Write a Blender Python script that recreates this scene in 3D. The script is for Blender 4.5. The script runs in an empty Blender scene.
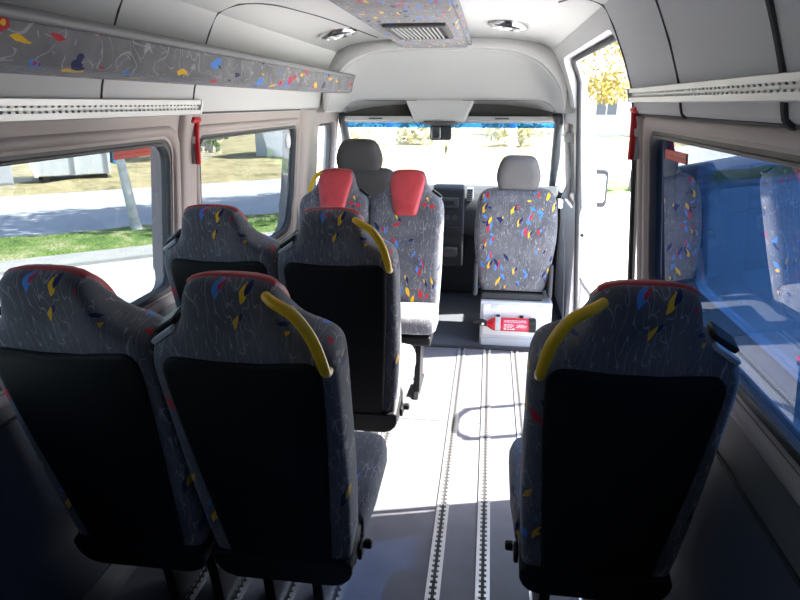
import bpy, bmesh, math, random
from mathutils import Vector, Matrix
random.seed(7)
S = bpy.context.scene
COL = S.collection
PI = math.pi

# ------------------------------------------------------------------ materials
def new_mat(name):
    m = bpy.data.materials.new(name); m.use_nodes = True
    nt = m.node_tree; nt.nodes.clear()
    return m, nt, nt.nodes, nt.links

def mat(name, col, rough=.6, metal=0., spec=.5, bump=0., bscale=200., var=0., vscale=6., coat=0.):
    m, nt, N, L = new_mat(name)
    o = N.new('ShaderNodeOutputMaterial'); b = N.new('ShaderNodeBsdfPrincipled')
    b.inputs['Base Color'].default_value = (*col, 1); b.inputs['Roughness'].default_value = rough
    b.inputs['Metallic'].default_value = metal; b.inputs['Specular IOR Level'].default_value = spec
    b.inputs['Coat Weight'].default_value = coat
    L.new(b.outputs[0], o.inputs[0])
    tc = N.new('ShaderNodeTexCoord')
    if var:
        n = N.new('ShaderNodeTexNoise'); n.inputs['Scale'].default_value = vscale; n.inputs['Detail'].default_value = 5
        L.new(tc.outputs['Object'], n.inputs['Vector'])
        r = N.new('ShaderNodeValToRGB')
        r.color_ramp.elements[0].position = .3; r.color_ramp.elements[1].position = .7
        r.color_ramp.elements[0].color = (*[c*(1-var) for c in col], 1)
        r.color_ramp.elements[1].color = (*[min(1, c*(1+var)) for c in col], 1)
        L.new(n.outputs['Fac'], r.inputs[0]); L.new(r.outputs[0], b.inputs['Base Color'])
    if bump:
        n = N.new('ShaderNodeTexNoise'); n.inputs['Scale'].default_value = bscale
        L.new(tc.outputs['Object'], n.inputs['Vector'])
        bp = N.new('ShaderNodeBump'); bp.inputs['Strength'].default_value = bump; bp.inputs['Distance'].default_value = .002
        L.new(n.outputs['Fac'], bp.inputs['Height']); L.new(bp.outputs[0], b.inputs['Normal'])
    return m

def glass(name, tint, refl):
    m, nt, N, L = new_mat(name)
    o = N.new('ShaderNodeOutputMaterial'); mx = N.new('ShaderNodeMixShader')
    t = N.new('ShaderNodeBsdfTransparent'); t.inputs[0].default_value = (*tint, 1)
    g = N.new('ShaderNodeBsdfGlossy'); g.inputs['Roughness'].default_value = .0
    g.inputs['Color'].default_value = (.9, .95, 1, 1)
    lw = N.new('ShaderNodeFresnel'); lw.inputs['IOR'].default_value = 1.45
    mp = N.new('ShaderNodeMath'); mp.operation = 'MULTIPLY'; mp.inputs[1].default_value = refl
    mp.use_clamp = True
    L.new(lw.outputs[0], mp.inputs[0])
    geo = N.new('ShaderNodeNewGeometry'); inv = N.new('ShaderNodeMath'); inv.operation = 'SUBTRACT'; inv.inputs[0].default_value = 1
    L.new(geo.outputs['Backfacing'], inv.inputs[1])          # the pane mirrors at its outer faces only
    m2 = N.new('ShaderNodeMath'); m2.operation = 'MULTIPLY'
    L.new(mp.outputs[0], m2.inputs[0]); L.new(inv.outputs[0], m2.inputs[1]); L.new(m2.outputs[0], mx.inputs[0])
    L.new(t.outputs[0], mx.inputs[1]); L.new(g.outputs[0], mx.inputs[2]); L.new(mx.outputs[0], o.inputs[0])
    return m

def fabric_mat(name, base_a, base_b, cell=.092, density=.42, rough=.95, scribble=.5):
    """grey upholstery with pale scribbles and red, yellow, blue and navy dabs"""
    m, nt, N, L = new_mat(name)
    o = N.new('ShaderNodeOutputMaterial'); b = N.new('ShaderNodeBsdfPrincipled'); L.new(b.outputs[0], o.inputs[0])
    b.inputs['Roughness'].default_value = rough; b.inputs['Sheen Weight'].default_value = .25
    b.inputs['Specular IOR Level'].default_value = .2
    tc = N.new('ShaderNodeTexCoord')
    def noise(scale, detail=2, dist=0., src=None):
        n = N.new('ShaderNodeTexNoise'); n.inputs['Scale'].default_value = scale
        n.inputs['Detail'].default_value = detail; n.inputs['Distortion'].default_value = dist
        L.new(src or tc.outputs['Object'], n.inputs['Vector']); return n
    def math_(op, a, bb, clamp=False):
        x = N.new('ShaderNodeMath'); x.operation = op; x.use_clamp = clamp
        for i, v in enumerate((a, bb)):
            if isinstance(v, (int, float)): x.inputs[i].default_value = v
            elif v is not None: L.new(v, x.inputs[i])
        return x.outputs[0]
    def mix(f, a, bb):
        x = N.new('ShaderNodeMix'); x.data_type = 'RGBA'
        L.new(f, x.inputs['Factor'])
        for k, v in (('A', a), ('B', bb)):
            s = [i for i in x.inputs if i.name == k and i.type == 'RGBA'][0]
            if isinstance(v, tuple): s.default_value = (*v, 1)
            else: L.new(v, s)
        return [q for q in x.outputs if q.type == 'RGBA'][0]
    n0 = noise(9, 4)
    r0 = N.new('ShaderNodeValToRGB'); r0.color_ramp.elements[0].position = .35; r0.color_ramp.elements[1].position = .65
    r0.color_ramp.elements[0].color = (*base_a, 1); r0.color_ramp.elements[1].color = (*base_b, 1)
    L.new(n0.outputs['Fac'], r0.inputs[0]); col = r0.outputs[0]
    # scribbles: thin contour lines of warped noise, broken up by a second noise
    for sc, wd, off in ((24, .010, 3.1), (33, .012, 9.7), (42, .014, 5.3)):
        mp = N.new('ShaderNodeMapping'); mp.inputs['Location'].default_value = (off, off*.7, off*.3)
        mp.inputs['Rotation'].default_value = (.2, off*.8, .1); mp.inputs['Scale'].default_value = (1.9, .38, .42)
        L.new(tc.outputs['Object'], mp.inputs['Vector'])
        n1 = noise(sc, 0, .25, mp.outputs[0])
        d = math_('ABSOLUTE', math_('SUBTRACT', n1.outputs['Fac'], .5), None)
        ln = math_('LESS_THAN', d, wd)
        n2 = noise(sc*.9, 1, 0, mp.outputs[0])
        ln = math_('MULTIPLY', math_('MULTIPLY', ln, math_('GREATER_THAN', n2.outputs['Fac'], .50)), scribble)
        col = mix(ln, col, (.55, .56, .60))
    # dabs
    wob = noise(15, 3)
    wv = N.new('ShaderNodeVectorMath'); wv.operation = 'MULTIPLY_ADD'
    wv.inputs[1].default_value = (.034,)*3; L.new(wob.outputs['Color'], wv.inputs[0]); L.new(tc.outputs['Object'], wv.inputs[2])
    Y_, R_, B_, V_ = (.80, .47, .02), (.52, .03, .045), (.07, .24, .66), (.015, .022, .10)
    layers = [((.1, .35, .0), (0, 0, 0), (Y_, R_, B_, V_), density, .33, .36),
              ((.1, .35, .0), (.011, .0, .013), (V_, B_, R_, Y_), density*.8, .26, .36),
              ((-.1, -.55, .1), (.5, .3, .8), (B_, Y_, V_, R_), density*.7, .31, .38),
              ((.3, 1.9, .2), (.9, .1, .45), (R_, V_, B_, Y_), density*.6, .24, .5),
              ((.7, 1.2, .5), (.2, .7, .15), (R_, Y_, B_, Y_), density*.8, .17, .8)]
    for rot, loc, cs, dens, thr, thin in layers:
        mp = N.new('ShaderNodeMapping'); mp.vector_type = 'TEXTURE'
        mp.inputs['Location'].default_value = loc; mp.inputs['Rotation'].default_value = rot
        mp.inputs['Scale'].default_value = (cell*thin, cell*1.6, cell*1.15)
        L.new(wv.outputs[0], mp.inputs['Vector'])
        v = N.new('ShaderNodeTexVoronoi'); v.inputs['Scale'].default_value = 1.; v.inputs['Randomness'].default_value = .85; v.distance = 'MINKOWSKI'; v.inputs['Exponent'].default_value = 1.3
        L.new(mp.outputs[0], v.inputs['Vector'])
        sp = N.new('ShaderNodeSeparateColor'); L.new(v.outputs['Color'], sp.inputs[0])
        cr = N.new('ShaderNodeValToRGB'); cr.color_ramp.interpolation = 'CONSTANT'
        e = cr.color_ramp.elements
        e[0].position = 0; e[0].color = (*cs[0], 1); e[1].position = .27; e[1].color = (*cs[1], 1)
        for p_, c_ in ((.52, cs[2]), (.78, cs[3])):
            q = e.new(p_); q.color = (*c_, 1)
        L.new(sp.outputs[0], cr.inputs[0])
        f = math_('MULTIPLY', math_('LESS_THAN', v.outputs['Distance'], thr), math_('LESS_THAN', sp.outputs[1], dens))
        col = mix(f, col, cr.outputs[0])
    L.new(col, b.inputs['Base Color'])
    nb = noise(420, 2)
    bp = N.new('ShaderNodeBump'); bp.inputs['Strength'].default_value = .35; bp.inputs['Distance'].default_value = .002
    L.new(nb.outputs['Fac'], bp.inputs['Height']); L.new(bp.outputs[0], b.inputs['Normal'])
    return m

M = dict(
    fabric=fabric_mat('patterned_upholstery', (.085, .087, .105), (.14, .14, .158), density=.36, scribble=.32),
    rackfab=fabric_mat('patterned_rack_cloth', (.15, .15, .16), (.22, .22, .23), cell=.085, density=.62, scribble=.4),
    navyfab=mat('navy_side_cloth', (.035, .045, .09), .95, bump=.3),
    shell=mat('black_seat_plastic', (.0045, .005, .0055), .62, spec=.25, bump=.25, bscale=600),
    shell2=mat('black_lower_plastic', (.006, .006, .007), .5, spec=.3),
    blackmetal=mat('black_metal', (.012, .012, .013), .4, .3),
    red=mat('red_vinyl', (.47, .045, .055), .42, bump=.4, bscale=60, var=.12, vscale=20),
    yellow=mat('yellow_plastic', (.78, .47, .015), .35, var=.08, vscale=30),
    ceil=mat('headliner_grey_white', (.60, .60, .59), .85, bump=.1, bscale=400),
    upper=mat('upper_panel_grey', (.53, .53, .535), .7, bump=.1, bscale=300),
    pillar=mat('pillar_trim_beige', (.43, .37, .35), .6, bump=.1, bscale=300),
    ledge=mat('window_ledge_grey', (.12, .12, .122), .55),
    lower=mat('lower_panel_grey', (.065, .075, .105), .6, bump=.1, bscale=200),
    floor=mat('vinyl_floor_grey', (.135, .138, .165), .5, bump=.15, bscale=500, var=.10, vscale=9),
    cabfloor=mat('cab_floor_dark', (.085, .092, .11), .8, bump=.4, bscale=200),
    alu=mat('aluminium', (.74, .75, .77), .34, .85),
    railwhite=mat('rail_satin_silver', (.70, .70, .68), .4, .35),
    lid=mat('rail_slot_grey', (.20, .20, .20), .6),
    pillarlight=mat('door_pillar_pale', (.64, .62, .64), .55),
    dark=mat('dark_slot', (.03, .03, .033), .7),
    rubber=mat('rubber_seal', (.025, .025, .028), .6),
    frame=mat('window_frame_grey', (.07, .07, .073), .5),
    dash=mat('dash_plastic_dark', (.035, .038, .045), .55, bump=.2, bscale=400),
    dash2=mat('dash_panel_grey', (.075, .08, .09), .45),
    headgrey=mat('headrest_grey', (.105, .10, .102), .75, bump=.3, bscale=300, var=.06),
    headdark=mat('headrest_charcoal', (.05, .047, .048), .75, bump=.3, bscale=300),
    boxgrey=mat('seat_box_pale', (.62, .62, .64), .5),
    white=mat('white_plastic', (.80, .80, .80), .45),
    bodywhite=mat('body_paint_white', (.80, .81, .82), .25, coat=.4),
    chrome=mat('chrome', (.75, .75, .74), .18, 1.),
    extred=mat('extinguisher_red', (.62, .012, .02), .22, coat=.5),
    label=mat('label_rose', (.55, .05, .10), .5),
    lblwhite=mat('label_white', (.85, .82, .82), .5),
    hammer=mat('hammer_red', (.60, .02, .025), .35),
    sticker=mat('sticker_red', (.55, .05, .03), .5),
    bindark=mat('bin_recess_grey', (.10, .095, .09), .85),
    mirrorglass=mat('mirror_glass', (.75, .78, .8), .03, 1.),
    belt=mat('belt_webbing', (.45, .45, .46), .8),
    seam=mat('panel_seam', (.07, .07, .075), .8),
    # outside
    asphalt=mat('asphalt_pale', (.50, .495, .48), .9, var=.12, vscale=1.2, bump=.3, bscale=60),
    road=mat('road_surface', (.46, .46, .47), .9, var=.10, vscale=.8, bump=.3, bscale=50),
    kerb=mat('kerb_concrete', (.36, .35, .33), .9, var=.12, vscale=3),
    bark=mat('pale_birch_bark', (.58, .56, .53), .85, var=.28, vscale=7),
    bark2=mat('grey_bark', (.22, .19, .17), .9, var=.25, vscale=7),
    leafgold=mat('gold_leaves', (.34, .26, .05), .7, var=.3, vscale=1.5),
    leafgreen=mat('green_leaves', (.10, .17, .045), .75, var=.35, vscale=2),
    leafblown=mat('washed_out_leaves', (.62, .60, .44), .8, var=.2, vscale=1.5),  # overexposure painted into the leaf colour, bleached for bushes ahead
    hedge=mat('hedge_leaves', (.06, .11, .04), .8, var=.4, vscale=2),
    plaster=mat('white_plaster', (.75, .74, .71), .85),
    greywall=mat('pale_sheet_metal', (.60, .62, .64), .5, var=.05),
    bluepaint=mat('blue_paint', (.05, .28, .55), .5),
    glassdark=mat('house_window_glass', (.10, .12, .15), .1),
    roof=mat('roof_tile', (.20, .10, .08), .85),
    tyre=mat('tyre_rubber', (.02, .02, .02), .85),
    g_left=glass('tinted_glass_left', (.48, .51, .525), .6),
    g_right=glass('tinted_glass_right', (.17, .25, .37), 1.15),
    g_door=glass('tinted_glass_sliding_door', (.45, .55, .64), 1.0),
    g_clear=glass('clear_windscreen_glass', (.94, .96, .96), 1.0),
)
def grass_mat(name, a, b, c):
    m, nt, N, L = new_mat(name)
    o = N.new('ShaderNodeOutputMaterial'); s = N.new('ShaderNodeBsdfPrincipled'); L.new(s.outputs[0], o.inputs[0])
    s.inputs['Roughness'].default_value = .95
    tc = N.new('ShaderNodeTexCoord')
    n = N.new('ShaderNodeTexNoise'); n.inputs['Scale'].default_value = 1.3; n.inputs['Detail'].default_value = 8; n.inputs['Roughness'].default_value = .72
    L.new(tc.outputs['Object'], n.inputs['Vector'])
    r = N.new('ShaderNodeValToRGB'); e = r.color_ramp.elements
    e[0].position = .36; e[0].color = (*a, 1); e[1].position = .66; e[1].color = (*c, 1)
    q = e.new(.5); q.color = (*b, 1)
    L.new(n.outputs['Fac'], r.inputs[0]); L.new(r.outputs[0], s.inputs['Base Color'])
    n2 = N.new('ShaderNodeTexNoise'); n2.inputs['Scale'].default_value = 25; L.new(tc.outputs['Object'], n2.inputs['Vector'])
    bp = N.new('ShaderNodeBump'); bp.inputs['Strength'].default_value = .9; bp.inputs['Distance'].default_value = .05
    L.new(n2.outputs['Fac'], bp.inputs['Height']); L.new(bp.outputs[0], s.inputs['Normal'])
    return m
M['grass'] = grass_mat('green_verge_grass', (.06, .13, .02), (.14, .22, .045), (.40, .37, .20))
M['drygrass'] = grass_mat('dry_autumn_grass', (.20, .17, .07), (.38, .32, .17), (.50, .40, .22))

# ------------------------------------------------------------------ mesh helpers
class MB:
    def __init__(s): s.bm = bmesh.new()
    def face(s, vs):
        try: return s.bm.faces.new(vs)
        except ValueError: return None
    def box(s, a, b, mi=0):
        (x0, y0, z0), (x1, y1, z1) = a, b
        v = [s.bm.verts.new(p) for p in ((x0,y0,z0),(x1,y0,z0),(x1,y1,z0),(x0,y1,z0),(x0,y0,z1),(x1,y0,z1),(x1,y1,z1),(x0,y1,z1))]
        for f in ((0,3,2,1),(4,5,6,7),(0,1,5,4),(1,2,6,5),(2,3,7,6),(3,0,4,7)):
            q = s.face([v[i] for i in f]); q.material_index = mi
        return s
    def prism(s, pts, vec, mi=0):
        """closed polygon of 3-D points pushed along vec"""
        vec = Vector(vec)
        a = [s.bm.verts.new(p) for p in pts]; b = [s.bm.verts.new(Vector(p)+vec) for p in pts]
        n = len(pts); fs = [s.face(a[::-1]), s.face(b)]
        for i in range(n): fs.append(s.face([a[i], a[(i+1) % n], b[(i+1) % n], b[i]]))
        for f in fs:
            if f: f.material_index = mi
        return s
    def ring(s, outer, inner, vec):
        """frame between two loops of equal length, pushed along vec"""
        vec = Vector(vec); n = len(outer)
        L = [[s.bm.verts.new(Vector(p)+o) for p in l] for l, o in ((outer, Vector()), (inner, Vector()), (outer, vec), (inner, vec))]
        for i in range(n):
            j = (i+1) % n
            s.face([L[0][i], L[0][j], L[1][j], L[1][i]]); s.face([L[2][i], L[3][i], L[3][j], L[2][j]])
            s.face([L[0][i], L[2][i], L[2][j], L[0][j]]); s.face([L[1][i], L[1][j], L[3][j], L[3][i]])
        return s
    def tube(s, pts, r, n=10, caps=True):
        pts = [Vector(p) for p in pts]; rs = r if isinstance(r, (list, tuple)) else [r]*len(pts)
        rings = []; up = None
        for i, p in enumerate(pts):
            t = (pts[min(i+1, len(pts)-1)] - pts[max(i-1, 0)]).normalized()
            if up is None:
                up = t.orthogonal().normalized()
            up = (up - t*up.dot(t)).normalized(); w = t.cross(up)
            rings.append([s.bm.verts.new(p + (up*math.cos(2*PI*k/n) + w*math.sin(2*PI*k/n))*rs[i]) for k in range(n)])
        for a, b in zip(rings, rings[1:]):
            for k in range(n): s.face([a[k], a[(k+1) % n], b[(k+1) % n], b[k]])
        if caps: s.face(rings[0][::-1]); s.face(rings[-1])
        return s
    def lathe(s, prof, c, axis='Z', n=24):
        """prof: list of (radius, height) along axis"""
        c = Vector(c); rings = []
        for r, h in prof:
            ring = []
            for k in range(n):
                a = 2*PI*k/n; q = (r*math.cos(a), r*math.sin(a), h)
                if axis == 'X': q = (h, q[0], q[1])
                if axis == 'Y': q = (q[0], h, q[1])
                ring.append(s.bm.verts.new(c + Vector(q)))
            rings.append(ring)
        for a, b in zip(rings, rings[1:]):
            for k in range(n): s.face([a[k], a[(k+1) % n], b[(k+1) % n], b[k]])
        s.face(rings[0][::-1]); s.face(rings[-1])
        return s
    def grid(s, rows):
        V = [[s.bm.verts.new(p) for p in r] for r in rows]
        for a, b in zip(V, V[1:]):
            for i in range(len(a)-1): s.face([a[i], a[i+1], b[i+1], b[i]])
        return s
    def build(s, name, m, parent=None, smooth=True, bevel=0., seg=3, sub=0, angle=40, solid=0.):
        bmesh.ops.recalc_face_normals(s.bm, faces=s.bm.faces[:])
        me = bpy.data.meshes.new(name); s.bm.to_mesh(me); s.bm.free()
        for q in (m if isinstance(m, (list, tuple)) else [m]): me.materials.append(q)
        o = bpy.data.objects.new(name, me); COL.objects.link(o)
        if smooth:
            for p in me.polygons: p.use_smooth = True
            try: me.set_sharp_from_angle(angle=math.radians(angle))
            except Exception: pass
        if solid:
            k = o.modifiers.new('solid', 'SOLIDIFY'); k.thickness = solid; k.offset = 0
        if bevel:
            k = o.modifiers.new('bevel', 'BEVEL'); k.width = bevel; k.segments = seg; k.limit_method = 'ANGLE'; k.angle_limit = math.radians(35)
            k.harden_normals = False
        if sub:
            k = o.modifiers.new('sub', 'SUBSURF'); k.levels = sub; k.render_levels = sub
        if parent: o.parent = parent
        return o

def tag(o, label=None, cat=None, group=None, kind=None):
    if label: o['label'] = label
    if cat: o['category'] = cat
    if group: o['group'] = group
    if kind: o['kind'] = kind
    return o
def empty(name, loc, label, cat, rz=0., group=None, kind=None):
    o = bpy.data.objects.new(name, None); o.empty_display_size = .1; COL.objects.link(o)
    o.location = loc; o.rotation_euler = (0, 0, rz)
    return tag(o, label, cat, group, kind)
def struct(o, label=None):
    o['kind'] = 'structure'
    if label: o['label'] = label
    return o
def copy_tree(o, parent=None):
    c = o.copy(); COL.objects.link(c); c.parent = parent
    for ch in list(o.children): copy_tree(ch, c)
    return c
def catmull(P, n=8, closed=False):
    P = [Vector(p) for p in P]; out = []; m = len(P)
    for i in range(m if closed else m-1):
        g = lambda k: P[k % m] if closed else P[max(0, min(m-1, k))]
        a, b, c, d = g(i-1), g(i), g(i+1), g(i+2)
        for j in range(n):
            t = j/n
            out.append(.5*((2*b)+(c-a)*t+(2*a-5*b+4*c-d)*t*t+(3*b-3*c+d-a)*t**3))
    if not closed: out.append(P[-1])
    return out
def rrect(y0, y1, z0, z1, r, n=6):
    """rounded rectangle as (y, z); r is one radius or four (y1z1, y0z1, y0z0, y1z0)"""
    rs = r if isinstance(r, (list, tuple)) else [r]*4
    out = []
    for (cy, cz, sy, sz, a0), q in zip(((y1, z1, -1, -1, 0), (y0, z1, 1, -1, 90), (y0, z0, 1, 1, 180), (y1, z0, -1, 1, 270)), rs):
        for k in range(n+1):
            a = math.radians(a0 + 90*k/n)
            out.append((cy + sy*q + q*math.cos(a), cz + sz*q + q*math.sin(a)))
    return out

# ------------------------------------------------------------------ van shell
# inner half width against height (the walls lean in above the waist, then roll into the roof)
PROF = [(0, .872), (.10, .872), (.765, .868), (.785, .874), (.915, .892), (.925, .897), (1.455, .846), (1.505, .835),
        (1.525, .806), (1.60, .790), (1.70, .755), (1.795, .713), (1.86, .673)]
def Xw(z):
    for (z0, x0), (z1, x1) in zip(PROF, PROF[1:]):
        if z <= z1: return x0 + (x1-x0)*max(0, (z-z0)/(z1-z0))
    return PROF[-1][1]
TH = .09
MS = [M['lower'], M['ledge'], M['pillar'], M['upper'], M['bodywhite'], M['ceil'], M['pillarlight']]
Y_REAR, Y_FRONT = -.62, 5.02
def wall(side, name, holes):
    mb = MB(); n = len(PROF)
    ys = [Y_REAR, 2.40, Y_FRONT]
    ins = [[mb.bm.verts.new((side*x, y, z)) for z, x in PROF] for y in ys]
    outs = [[mb.bm.verts.new((side*(x+TH), y, z + (.02 if i == n-1 else 0))) for i, (z, x) in enumerate(PROF)] for y in ys]
    def idx(z, k):
        if k and side > 0: return 0 if z < .3 else 6 if z < 1.51 else 5
        return 0 if z < .77 else 1 if z < .93 else 2 if z < 1.51 else 5 if k else 3
    for k in (0, 1):
        for i in range(n-1):
            mi = idx((PROF[i][0]+PROF[i+1][0])/2, k)
            f = mb.face([ins[k][i], ins[k+1][i], ins[k+1][i+1], ins[k][i+1]]); f.material_index = mi
            f = mb.face([outs[k][i], outs[k][i+1], outs[k+1][i+1], outs[k+1][i]]); f.material_index = 4
            f = mb.face([ins[2*k][i], ins[2*k][i+1], outs[2*k][i+1], outs[2*k][i]]); f.material_index = mi
        for i in (0, n-1):
            f = mb.face([ins[k][i], ins[k+1][i], outs[k+1][i], outs[k][i]]); f.material_index = 3
    o = mb.build(name, MS, smooth=False)
    for loop in holes:
        c = MB().prism([(side*.5, y, z) for y, z in loop], (side*.7, 0, 0)).build('cutter', M['pillar'], smooth=False)
        c.data.materials.clear()
        for q in MS: c.data.materials.append(q)
        for p in c.data.polygons: p.material_index = 6 if loop is DOOR else 2
        k = o.modifiers.new('cut', 'BOOLEAN'); k.operation = 'DIFFERENCE'; k.object = c; k.solver = 'EXACT'
        bpy.context.view_layer.update()
        me = bpy.data.meshes.new_from_object(o.evaluated_get(bpy.context.evaluated_depsgraph_get()))
        o.modifiers.clear(); o.data = me
        bpy.data.objects.remove(c)
    me = o.data; me.name = name
    for p in me.polygons: p.use_smooth = True
    me.set_sharp_from_angle(angle=math.radians(28))
    return struct(o)

W_L1 = rrect(.55, 2.31, .845, 1.432, .075)
W_L2 = rrect(2.52, 3.92, .79, 1.43, (.06, .05, .07, .26))
W_R1 = rrect(.30, 2.315, .915, 1.470, .06)
W_R0 = rrect(-.45, .18, .935, 1.450, .06)
W_L0 = rrect(-.45, .42, .90, 1.445, .07)
W_LD = rrect(4.42, 4.95, .86, 1.42, (.10, .05, .05, .05))
W_RD = rrect(4.42, 4.95, .86, 1.42, (.10, .05, .05, .05))
DOOR = rrect(2.405, 4.07, -.3, 1.795, (.13, .10, .01, .01))
wall_left = wall(-1, 'wall_left', [W_L1, W_L2, W_LD])
wall_right = wall(1, 'wall_right', [W_R1, DOOR, W_RD])

# floor of the passenger room and of the cab
fl = struct(MB().box((-.872, Y_REAR, -.05), (.872, 3.985, 0)).build('floor', M['floor'], smooth=False))
fl2 = struct(MB().box((-.872, 3.985, -.05), (.872, 5.75, .004)).build('floor_cab', M['cabfloor'], smooth=False))
struct(MB().box((.872, 2.42, -.06), (.985, 4.06, -.012)).build('trim_1', M['alu'], smooth=False, bevel=.004))      # entry sill
struct(MB().box((-.86, 3.965, 0), (.86, 4.0, .012)).build('trim_2', M['rubber'], bevel=.004))                   # edge strip before the cab
struct(MB().box((-.86, 2.938, 0), (.86, 2.943, .0012)).build('trim_3', M['seam'], smooth=False))                # joint across the vinyl
# underbody so that no light leaks in
struct(MB().box((-.94, Y_REAR, -.30), (.94, 5.7, -.06)).build('floor_underbody', M['dark'], smooth=False))
for s, nm in ((-1, 'baseboard_left'), (1, 'baseboard_right')):
    for k, (a, b) in enumerate((((Y_REAR, 2.39) if s > 0 else (Y_REAR, 3.95)),)):
        mb = MB().prism([(s*.872, a, 0), (s*.845, a, 0), (s*.845, a, .03), (s*.866, a, .09), (s*.872, a, .09)], (0, b-a, 0))
        struct(mb.build(nm, M['ledge'], smooth=False))
    b = 2.39 if s > 0 else 3.9
    # seam between the ledge and the lower panel
    struct(MB().tube([(s*.869, Y_REAR+.05, .772), (s*.869, b, .772)], .006, 6).build('trim_4' if s < 0 else 'trim_5', M['rubber']))

# rear wall with the tinted rear door window
rw = [(-.86, 0), (.86, 0), (.885, .9), (.84, 1.47), (.66, 1.87), (.45, 1.93), (-.45, 1.93), (-.66, 1.87), (-.84, 1.47), (-.885, .9)]
struct(MB().prism([(x, Y_REAR, z) for x, z in rw], (0, -.06, 0)).build('wall_rear', M['upper'], smooth=False))

# ceiling skin
CE = [(.674, 1.861), (.61, 1.893), (.52, 1.913), (.38, 1.928), (.18, 1.936), (0, 1.938)]
CE = CE + [(-x, z) for x, z in CE[-2::-1]]
mb = MB()
mb.grid([[(x, y, z+.015) for x, z in [(.79, 1.862)] + CE + [(-.79, 1.862)]] for y in (Y_REAR, 1.0, 2.45, 4.27)])
ceiling = struct(mb.build('ceiling', M['ceil'], solid=.03))
# roof skin outside
struct(MB().grid([[(x*1.12, y, z+.06) for x, z in CE] for y in (Y_REAR-.05, 4.3)]).build('ceiling_outer', M['bodywhite'], solid=.01))

# cab headliner: arch at the front edge of the ceiling, falling to the header above the windscreen
def arc_z(x):
    a = abs(x)/.775
    return 1.50 + .372*max(0., 1-a**4.2)**(.62)
XS = [-.775 + 1.55*i/40 for i in range(41)]
def dome(s):
    k = math.cos(s*PI/2)**1.15 if s < 1 else 0
    return [(x, 4.30 + .54*s, 1.50 + (arc_z(x)-1.50)*k + .075*(1-k)*(1-(abs(x)/.775)**14)) for x in XS]
rows = [dome(i/14) for i in range(15)]
cl = struct(MB().grid(rows).build('ceiling_cab', M['ceil'], solid=.012))
# flange that closes the passenger ceiling against the arch
outer = []
for x in XS:
    z = None
    a = abs(x)
    for (x0, z0), (x1, z1) in zip(CE, CE[1:]):
        if x1 <= a <= x0: z = z0 + (z1-z0)*(a-x0)/(x1-x0)
    if z is None:
        z = 1.5
        for (z0, x0), (z1, x1) in zip(PROF, PROF[1:]):
            if x1 <= a <= x0: z = z0 + (z1-z0)*(a-x0)/(x1-x0)
    outer.append((x, z))
mb = MB()
mb.grid([[(x, 4.262, max(z, arc_z(x))+.004) for x, z in outer], [(x, 4.275, arc_z(x)+.012) for x in XS], [(x, 4.302, arc_z(x)) for x in XS]])
struct(mb.build('trim_6', M['ceil'], solid=.006))
# roof over the cab, outside
struct(MB().grid([[(x*1.1, 4.28 + .75*s, 2.0 - .48*s**1.7 - abs(x)**3*.18) for x in XS] for s in (0, .25, .5, .75, 1)]).build('roof_cab_outer', M['bodywhite'], solid=.02))
# side cheeks of the cab between wall top and dome
for s, nm in ((-1, 'trim_7'), (1, 'trim_8')):
    struct(MB().prism([(s*.772, 4.3, 1.49), (s*.772, 4.95, 1.49), (s*.772, 4.95, 1.56), (s*.74, 4.3, 1.62)], (s*.06, 0, 0)).build(nm, M['ceil'], smooth=False))

# panel joints: thin dark strips that follow the wall and roof section
def section(y, side, zmin, zmax, xin=0., out=.0015):
    pts = []
    for z, x in PROF:
        if zmin <= z <= zmax: pts.append((side*(x-out), y, z))
    if zmin not in [p[0] for p in PROF]: pts.insert(0, (side*(Xw(zmin)-out), y, zmin))
    if xin is not None and zmax >= 1.86:
        for x, z in CE[1:]:
            if x >= xin: pts.append((side*x, y, z-out))
    return pts
nt_ = 9
for side in (-1, 1):
    for y, w in ((1.18, .0075), (1.80, .0035)):
        p = section(y, side, 1.512, 1.9, .35)
        struct(MB().tube(catmull(p, 4), w, 6).build(f'trim_{nt_}', M['seam'])); nt_ += 1
# joint of the left headliner that bends forward along the roof
p = section(2.40, -1, 1.512, 1.9, .61)[:-1] + [(-.60, 2.44, 1.894), (-.535, 2.56, 1.9085), (-.49, 2.80, 1.916), (-.44, 3.2, 1.9205), (-.38, 4.1, 1.9265)]
struct(MB().tube(catmull(p, 5), .0035, 6).build(f'trim_{nt_}', M['seam'])); nt_ += 1
# edge trim along the rear side of the door opening, bending forward above it
p = section(2.385, 1, .95, 1.9, .61)[:-1] + [(.60, 2.45, 1.894), (.55, 2.63, 1.906)]
struct(MB().tube(catmull(p, 5), .004, 6).build(f'trim_{nt_}', M['seam'])); nt_ += 1
# lower border of the upper panels
for side, b in ((-1, 3.9), (1, 2.385)):
    struct(MB().tube([(side*.822, Y_REAR+.05, 1.513), (side*.822, b, 1.513)], .005, 6).build(f'trim_{nt_}', M['seam'])); nt_ += 1
# rubber seal round the door opening
loop = [(y, z) for y, z in DOOR if z > -.2]
loop = [(2.405, -.01)] + sorted([q for q in loop if q[0] < 3], key=lambda q: q[1]) + sorted([q for q in loop if q[0] > 3], key=lambda q: -q[1]) + [(4.07, -.01)]
struct(MB().tube([(Xw(min(z, 1.86))+.055, y + (.012 if y < 3 else -.012)*(1 if z < 1.7 else .7), z - (.012 if z > 1.75 else 0)) for y, z in loop], .014, 8).build(f'trim_{nt_}', M['rubber'])); nt_ += 1

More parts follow.
